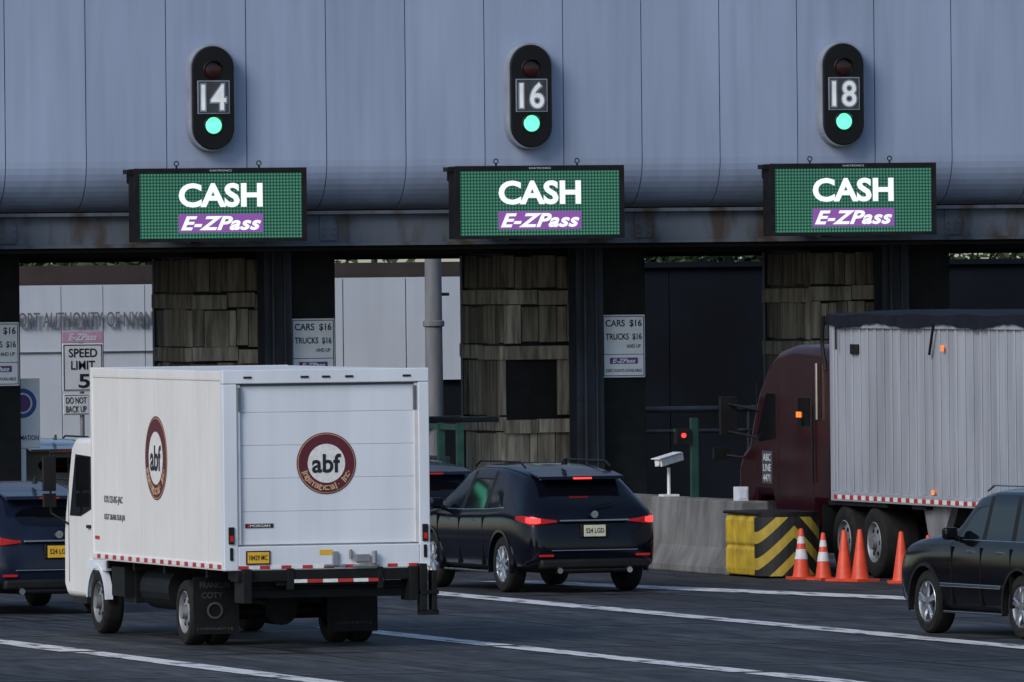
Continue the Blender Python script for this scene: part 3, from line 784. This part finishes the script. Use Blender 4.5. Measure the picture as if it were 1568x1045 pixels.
text('side_text_a','KYU 23-BG-JAC',(-hw+.008,5.05,1.66),.85,.11,m_grayink,T,face='-X',off=.02,ext=.002)
text('side_text_b','KGT 26106 SUB JN',(-hw+.008,5.0,1.45),.95,.09,m_grayink,T,face='-X',off=.02,ext=.002)
g=G(); g.box(-hw+.004,-hw+.014,5.72,5.92,1.18,1.22); g.make('side_sticker',m_redp,T)
g=G()
for s in(-.42,.35): g.box(s,s+.09,.2,7.9,.62,.82)
for y in (.3,1.3,3.2,4.6,5.8): g.box(-1.1,1.1,y,y+.08,.82,.93)
g.box(-1.12,-1.0,5.0,5.6,.50,.85); g.cyl((-.75,3.4,.62),(-.75,4.7,.62),.26,n=20); g.box(-1.0,-.55,4.9,5.5,.42,.80)
g.cyl((-.9,2.27,.38),(.9,2.27,.38),.09); g.cyl((0,2.0,.42),(0,2.55,.42),.2)
g.box(.55,1.0,3.3,4.6,.40,.80)
g.make('chassis',m_blk2,T)
g=G(); g.box(-1.10,1.16,-.02,.30,.80,.925); g.box(-.62,.70,.02,.12,.745,.80); g.box(-.95,1.0,.18,.42,.60,.78)
for x in(-1.0,1.02): g.box(x-.05,x+.05,-.1,.3,.55,.95)
g.box(1.08,1.16,-.16,.0,.42,.98); g.box(1.22,1.28,-.16,.0,.42,.9); g.box(1.08,1.30,-.16,.0,.38,.44); g.box(1.08,1.3,-.17,.0,.62,.67)
g.box(-.5,-.42,-.04,.2,.70,.95); g.box(.6,.66,-.04,.2,.7,.95); g.cyl((-1.0,.2,.72),(1.02,.2,.72),.035)
g.make('liftgate',m_blk2,T,bevel=.006)
g=G(); x=-.44
for i in range(6): g.box(x,x+.18,-.035,-.022,.78,.82,i%2); x+=.185
g.make('bumper_tape',[m_whp,m_redp],T)
for s,x0,x1 in((-1,-1.16,-.60),(1,.48,1.10)):
    g=G(); g.box(x0,x1,1.72,1.735,.14,.82); g.make('mud_flap',m_blk2,T,rot=(0,0,0))
text('flap_a','FRANKLIN',(-.9,1.71,.72),.36,.07,m_flapink,T,off=.01,ext=.001); text('flap_b','COTY',(-.93,1.71,.60),.26,.07,m_flapink,T,off=.01,ext=.001); text('flap_c','LYNDHURST,NJ',(-.9,1.71,.2),.44,.04,m_flapink,T,off=.01,ext=.001)
g=G(); g.lathe([(.075,0),(.10,-.004),(.075,-.006)],(-.9,1.71,.42),'y',n=24); g.make('flap_badge',m_flapink,T)
text('flap_d','TOP',(.8,1.71,.66),.22,.06,m_flapink,T,off=.01,ext=.001); text('flap_e','LYNDHURST,NJ',(.8,1.71,.24),.44,.04,m_flapink,T,off=.01,ext=.001)
for s,nm in((-1,'left'),(1,'right')):
    wheel(T,'wheel_rear_'+nm,s*1.13,2.27,.385,.24,s,0,m_galv); wheel(T,'wheel_rear_inner_'+nm,s*.86,2.27,.385,.24,s,0,m_galv)
    wheel(T,'wheel_front_'+nm,s*1.03,6.62,.385,.24,s,0,m_galv)
g=G(); g.prism([(6.2,.92),(6.2,2.34),(6.45,2.40),(7.75,2.38),(7.95,2.28),(8.28,1.45),(8.34,1.2),(8.36,.55),(8.2,.42),(7.12,.42),(7.05,.75),(6.9,.88),(6.35,.88)],-1.0,1.0)
g.make('cab',m_white,T,bevel=.07,seg=4)
g=G()
for s in (-1,1):
    x0,x1=sorted((s*1.0,s*1.006))
    p=[(6.95,1.52),(6.95,2.16),(7.72,2.18),(8.02,1.42),(7.5,1.42)]
    g.prism(p,x0,x1); g.prism([(6.45,1.62),(6.45,2.14),(6.78,2.14),(6.78,1.62)],x0,x1)
g.make('cab_windows',m_glass,T)
g=G()
for s in(-1,1):
    x0,x1=sorted((s*1.0,s*1.004))
    for y in(6.86,8.08): g.box(x0,x1,y-.008,y+.008,.6,2.2)
    x0,x1=sorted((s*1.0,s*1.03)); g.box(x0,x1,7.0,7.14,1.28,1.32)
g.box(-1.08,-.98,6.95,7.6,.36,.44)
g.make('cab_trim',m_blk,T)
g=G()
for s in(-1,1):
    x0,x1=sorted((s*1.14,s*1.30)); g.box(x0,x1,8.15,8.23,1.72,2.14); g.box(x0,x1,8.15,8.22,1.52,1.69)
    g.tube([(s*.98,7.9,2.2),(s*1.2,8.2,2.2),(s*1.2,8.2,1.45),(s*.98,8.1,1.3)],.015)
g.make('cab_mirrors',m_blk,T,bevel=.02)
g=G(); g.box(-1.04,-.98,6.15,7.08,.78,.90); g.lathe([(.42,-1.05),(.47,-1.05),(.47,-.96),(.42,-.96)],(0,6.62,.385),a0=0.1,a1=math.pi-.1,n=20); g.make('front_fender',m_white2,T)
g=G(); g.box(-1.12,-1.02,6.0,6.12,1.0,1.15); g.make('orange_side_lamp',m_orange,T)

# ------------------------------------------------------------ semi truck
S=empty('semi_truck',(1.98,-13.2,0))
g=G(); g.box(-1.255,1.255,-14,0,1.14,3.55); g.make('trailer_body',m_trail,S)
g=G(); y=-.12
while y>-14:
    for s in(-1,1):
        x0,x1=sorted((s*1.255,s*1.275)); g.box(x0,x1,y-.07,y,1.2,3.52)
    y-=.34
g.make('trailer_ribs',m_trail,S,bevel=.006,seg=1)
g=G()
for s in(-1,1):
    x0,x1=sorted((s*1.255,s*1.30)); g.box(x0,x1,-14,0.0,1.06,1.20); g.box(x0,x1,-14,0,3.50,3.60); g.box(x0,x1,-.11,.02,1.2,3.5)
g.box(-1.30,1.30,-.0,.05,1.06,3.60); g.box(-1.3,1.3,-14.05,-14,1.06,3.60)
g.make('trailer_rails',m_trail,S,bevel=.01)
g=G(); nx,ny=14,90; vs=[]
for j in range(ny+1):
    yy=.14-14.3*j/ny
    row=[]
    for i in range(nx+1):
        u=-1+2*i/nx; zz=3.62+.12*(1-abs(u)**6)+.012*math.sin(yy*5.1+u*2)+random.uniform(-.008,.008)
        row.append([u*1.32,yy,zz])
    e1=3.54+.035*math.sin(yy*2.3)+random.uniform(-.015,.015)
    row[0]=[-1.335,yy,e1]; row[-1]=[1.335,yy,e1]; row[1][0]=-1.31; row[-2][0]=1.31; row[1][2]=3.70+.012*math.sin(yy*3); row[-2][2]=3.70
    vs+=row
fs=[(j*(nx+1)+i,j*(nx+1)+i+1,(j+1)*(nx+1)+i+1,(j+1)*(nx+1)+i) for j in range(ny) for i in range(nx)]
g.add(vs,fs); g.make('tarp',m_tarp,S,smooth=True)
g=G(); g.tube([(-1.36,.12,3.68),(-1.36,.2,3.3),(-1.34,.1,2.9)],.03,m=0); g.tube([(-1.32,-.30,3.6),(-1.32,-.30,3.2)],.015); g.tube([(-1.32,-4.5,3.6),(-1.32,-4.3,3.15)],.02)
g.box(-1.30,-1.285,-1.2,-.85,3.14,3.28)
g.make('tarp_hardware',m_blk,S)
g=G(); y=-.1
while y>-14: g.box(-1.306,-1.30,y-.16,y,1.09,1.15,0); g.box(-1.306,-1.30,y-.34,y-.162,1.09,1.15,1); y-=.345
g.make('trailer_tape',[m_redp,m_whp],S)
g=G(); g.box(-1.31,-1.30,-4.85,-4.75,3.2,3.28); g.box(-1.31,-1.30,-4.4,-4.3,1.22,1.28); g.make('trailer_markers',m_orange,S)
g=G(); g.box(-.5,-.38,-14,2.2,.75,1.06); g.box(.38,.5,-14,2.2,.75,1.06); g.box(-.55,.55,-3,0,.98,1.08)
for s in(-1,1): g.box(s*.95-.07,s*.95+.07,-4.0,-3.85,.25,1.1)
g.box(-1.25,1.25,-3.9,-3.3,1.0,1.08)
g.make('frame',m_blk2,S)
g=G(); g.prism([(-3.5,1.06),(-4.7,1.06),(-4.2,.45),(-3.8,.45)],-1.15,-1.05); g.cyl((-1.10,-4.0,.2),(-1.10,-4.0,.5),.05); g.box(-1.25,-.95,-4.15,-3.85,.15,.2); g.make('landing_gear',m_galv,S)
for nm,y in (('drive_wheel_a',-.30),('drive_wheel_b',-1.60),('steer_wheel',3.25),('trailer_wheel_a',-11.6),('trailer_wheel_b',-12.9)):
    for s,n_ in((-1,'left'),(1,'right')): wheel(S,nm+'_'+n_,s*1.24,y,.50,.55 if 'steer' not in nm else .3,s,0,m_galv,rr=.58)
g=G()
for y in(-.30,-1.6):
    for s in (-1,1): g.cyl((s*.9,y,.5),(s*.4,y,.5),.12)
g.box(-1.24,-.7,.6,.62,.3,1.0); g.box(-1.1,-.7,1.0,2.6,.35,.95); g.cyl((-.92,1.1,.66),(-.92,2.5,.66),.30,n=22)
g.make('tanks',m_blk2,S)
g=G(); g.prism([(.2,.95),(.2,3.12),(.5,3.22),(1.9,3.26),(2.6,3.18),(3.1,2.98),(3.55,2.6),(3.85,2.15),(4.0,1.85),(4.3,1.72),(4.5,1.5),(4.58,.6),(3.9,.45),(3.85,.8),(3.6,1.05),(2.95,1.05),(2.7,.6),(1.0,.6),(.9,.95)],-1.22,1.22)
g.make('sleeper_cab',m_burg,S,bevel=.14,seg=5)
g=G()
for s in(-1,1):
    x0,x1=sorted((s*1.215,s*1.226)); g.prism([(2.75,1.9),(2.75,2.55),(3.15,2.55),(3.55,1.95),(3.5,1.85)],x0,x1); g.prism([(1.2,2.1),(1.2,2.5),(1.7,2.5),(1.7,2.1)],x0,x1)
g.make('cab_windows',m_glass,S)
g=G()
for s in(-1,1):
    x0,x1=sorted((s*1.218,s*1.224))
    for y in(1.05,2.62,3.60): g.box(x0,x1,y-.01,y+.01,1.0,2.7)
    x0,x1=sorted((s*1.35,s*1.6)); g.box(x0,x1,4.1,4.2,1.95,2.5); g.tube([(s*1.2,3.5,2.3),(s*1.5,4.15,2.4)],.02); g.tube([(s*1.2,3.5,1.9),(s*1.5,4.15,2.0)],.02)
    g.box(x0,x1,4.45,4.52,1.58,1.75); g.tube([(s*1.15,4.3,1.6),(s*1.45,4.5,1.65)],.02)
g.tube([(-1.25,1.0,1.3),(-1.25,1.0,2.4)],.015)
g.make('cab_trim',m_blk,S,bevel=.01)
g=G(); g.tube([(-1.26,.75,2.2),(-1.26,.75,3.0)],.022); g.make('cab_chrome',m_chrome,S)  # chrome tube added to stand in for the bright highlight on the cab edge
g=G(); g.box(-1.24,-1.22,1.55,1.75,2.22,2.30); g.make('cab_marker',m_orange,S)
g=G(); g.box(-1.228,-1.22,2.9,3.35,1.25,1.72); g.make('door_decal',m_flapink,S); text('door_decal_text','ABC\nLINE\n4471',(-1.232,3.12,1.48),.36,.40,m_signw,S,face='-X',ext=.001)
g=G(); g.prism([(-2.3,1.0),(-2.2,1.05),(.3,1.05),(.3,1.0)],-1.25,-.7); g.make('fender_flap',m_blk,S)

# ------------------------------------------------------------ cars
car('dark_suv',(-4.62,-18.75,0),R(2.5),5.0,1.98,1.75,m_navy,m_wplate,wr=.385,brake=True,spokes=10)
car('slate_suv',(-13.25,-23.2,0),R(1),4.9,1.88,1.70,m_bluepaint,m_yplate,wr=.37,spokes=5)
car('dark_hatchback',(-3.6,-8.2,0),0,4.6,1.84,1.62,m_bluepaint,m_wplate,wr=.35,rails=False)
car('tan_suv',(-3.55,13.2,0),0,4.6,1.86,1.66,m_tan,m_wplate,wr=.36)
h=R(5); W=1.87;L=4.62
lx,ly=-W/2+.03,3.86*L/4.95
ox=-5.91-(lx*math.cos(h)-ly*math.sin(h)); oy=-36.15-(lx*math.sin(h)+ly*math.cos(h))
car('black_suv',(ox,oy,0),h,L,W,1.78,m_blkpaint,m_wplate,wr=.38,boxy=1,spokes=5,rail_mat=m_alloy,side_strip=True,belt=1.10)

# ------------------------------------------------------------ light
w=bpy.data.worlds.new('World'); scn.world=w; w.use_nodes=True
nt=w.node_tree; bg=nt.nodes['Background']; sky=nt.nodes.new('ShaderNodeTexSky'); sky.sky_type='NISHITA'; sky.sun_disc=False
el=R(34); az=R(-124)
sky.sun_elevation=el; sky.sun_rotation=az; sky.dust_density=1.0; sky.ozone_density=2.0
nt.links.new(sky.outputs[0],bg.inputs[0]); bg.inputs[1].default_value=.13
sl=bpy.data.lights.new('sun','SUN'); sl.energy=1.9; sl.angle=R(26); sl.color=(1,.94,.88)
so=bpy.data.objects.new('sun',sl); scn.collection.objects.link(so)
d=Vector((math.sin(az)*math.cos(el),math.cos(az)*math.cos(el),math.sin(el)))
so.rotation_euler=d.to_track_quat('Z','Y').to_euler()

# ------------------------------------------------------------ camera
cam=bpy.data.cameras.new('camera'); co=bpy.data.objects.new('camera',cam); scn.collection.objects.link(co)
cam.lens=378.8; cam.sensor_width=36; cam.clip_start=1; cam.clip_end=5000
th=R(17); p=.00742; ro=.0105
f=Vector((math.sin(th)*math.cos(p),math.cos(th)*math.cos(p),-math.sin(p)))
r=Vector((math.cos(th),-math.sin(th),0)); u=r.cross(f)
r2=r*math.cos(ro)-u*math.sin(ro); u2=u*math.cos(ro)+r*math.sin(ro)
co.matrix_world=Matrix((( r2.x,u2.x,-f.x,-48.24),(r2.y,u2.y,-f.y,-157.79),(r2.z,u2.z,-f.z,4.5),(0,0,0,1)))
scn.camera=co
scn.view_settings.view_transform='Standard'; scn.view_settings.look='None'; scn.view_settings.exposure=0
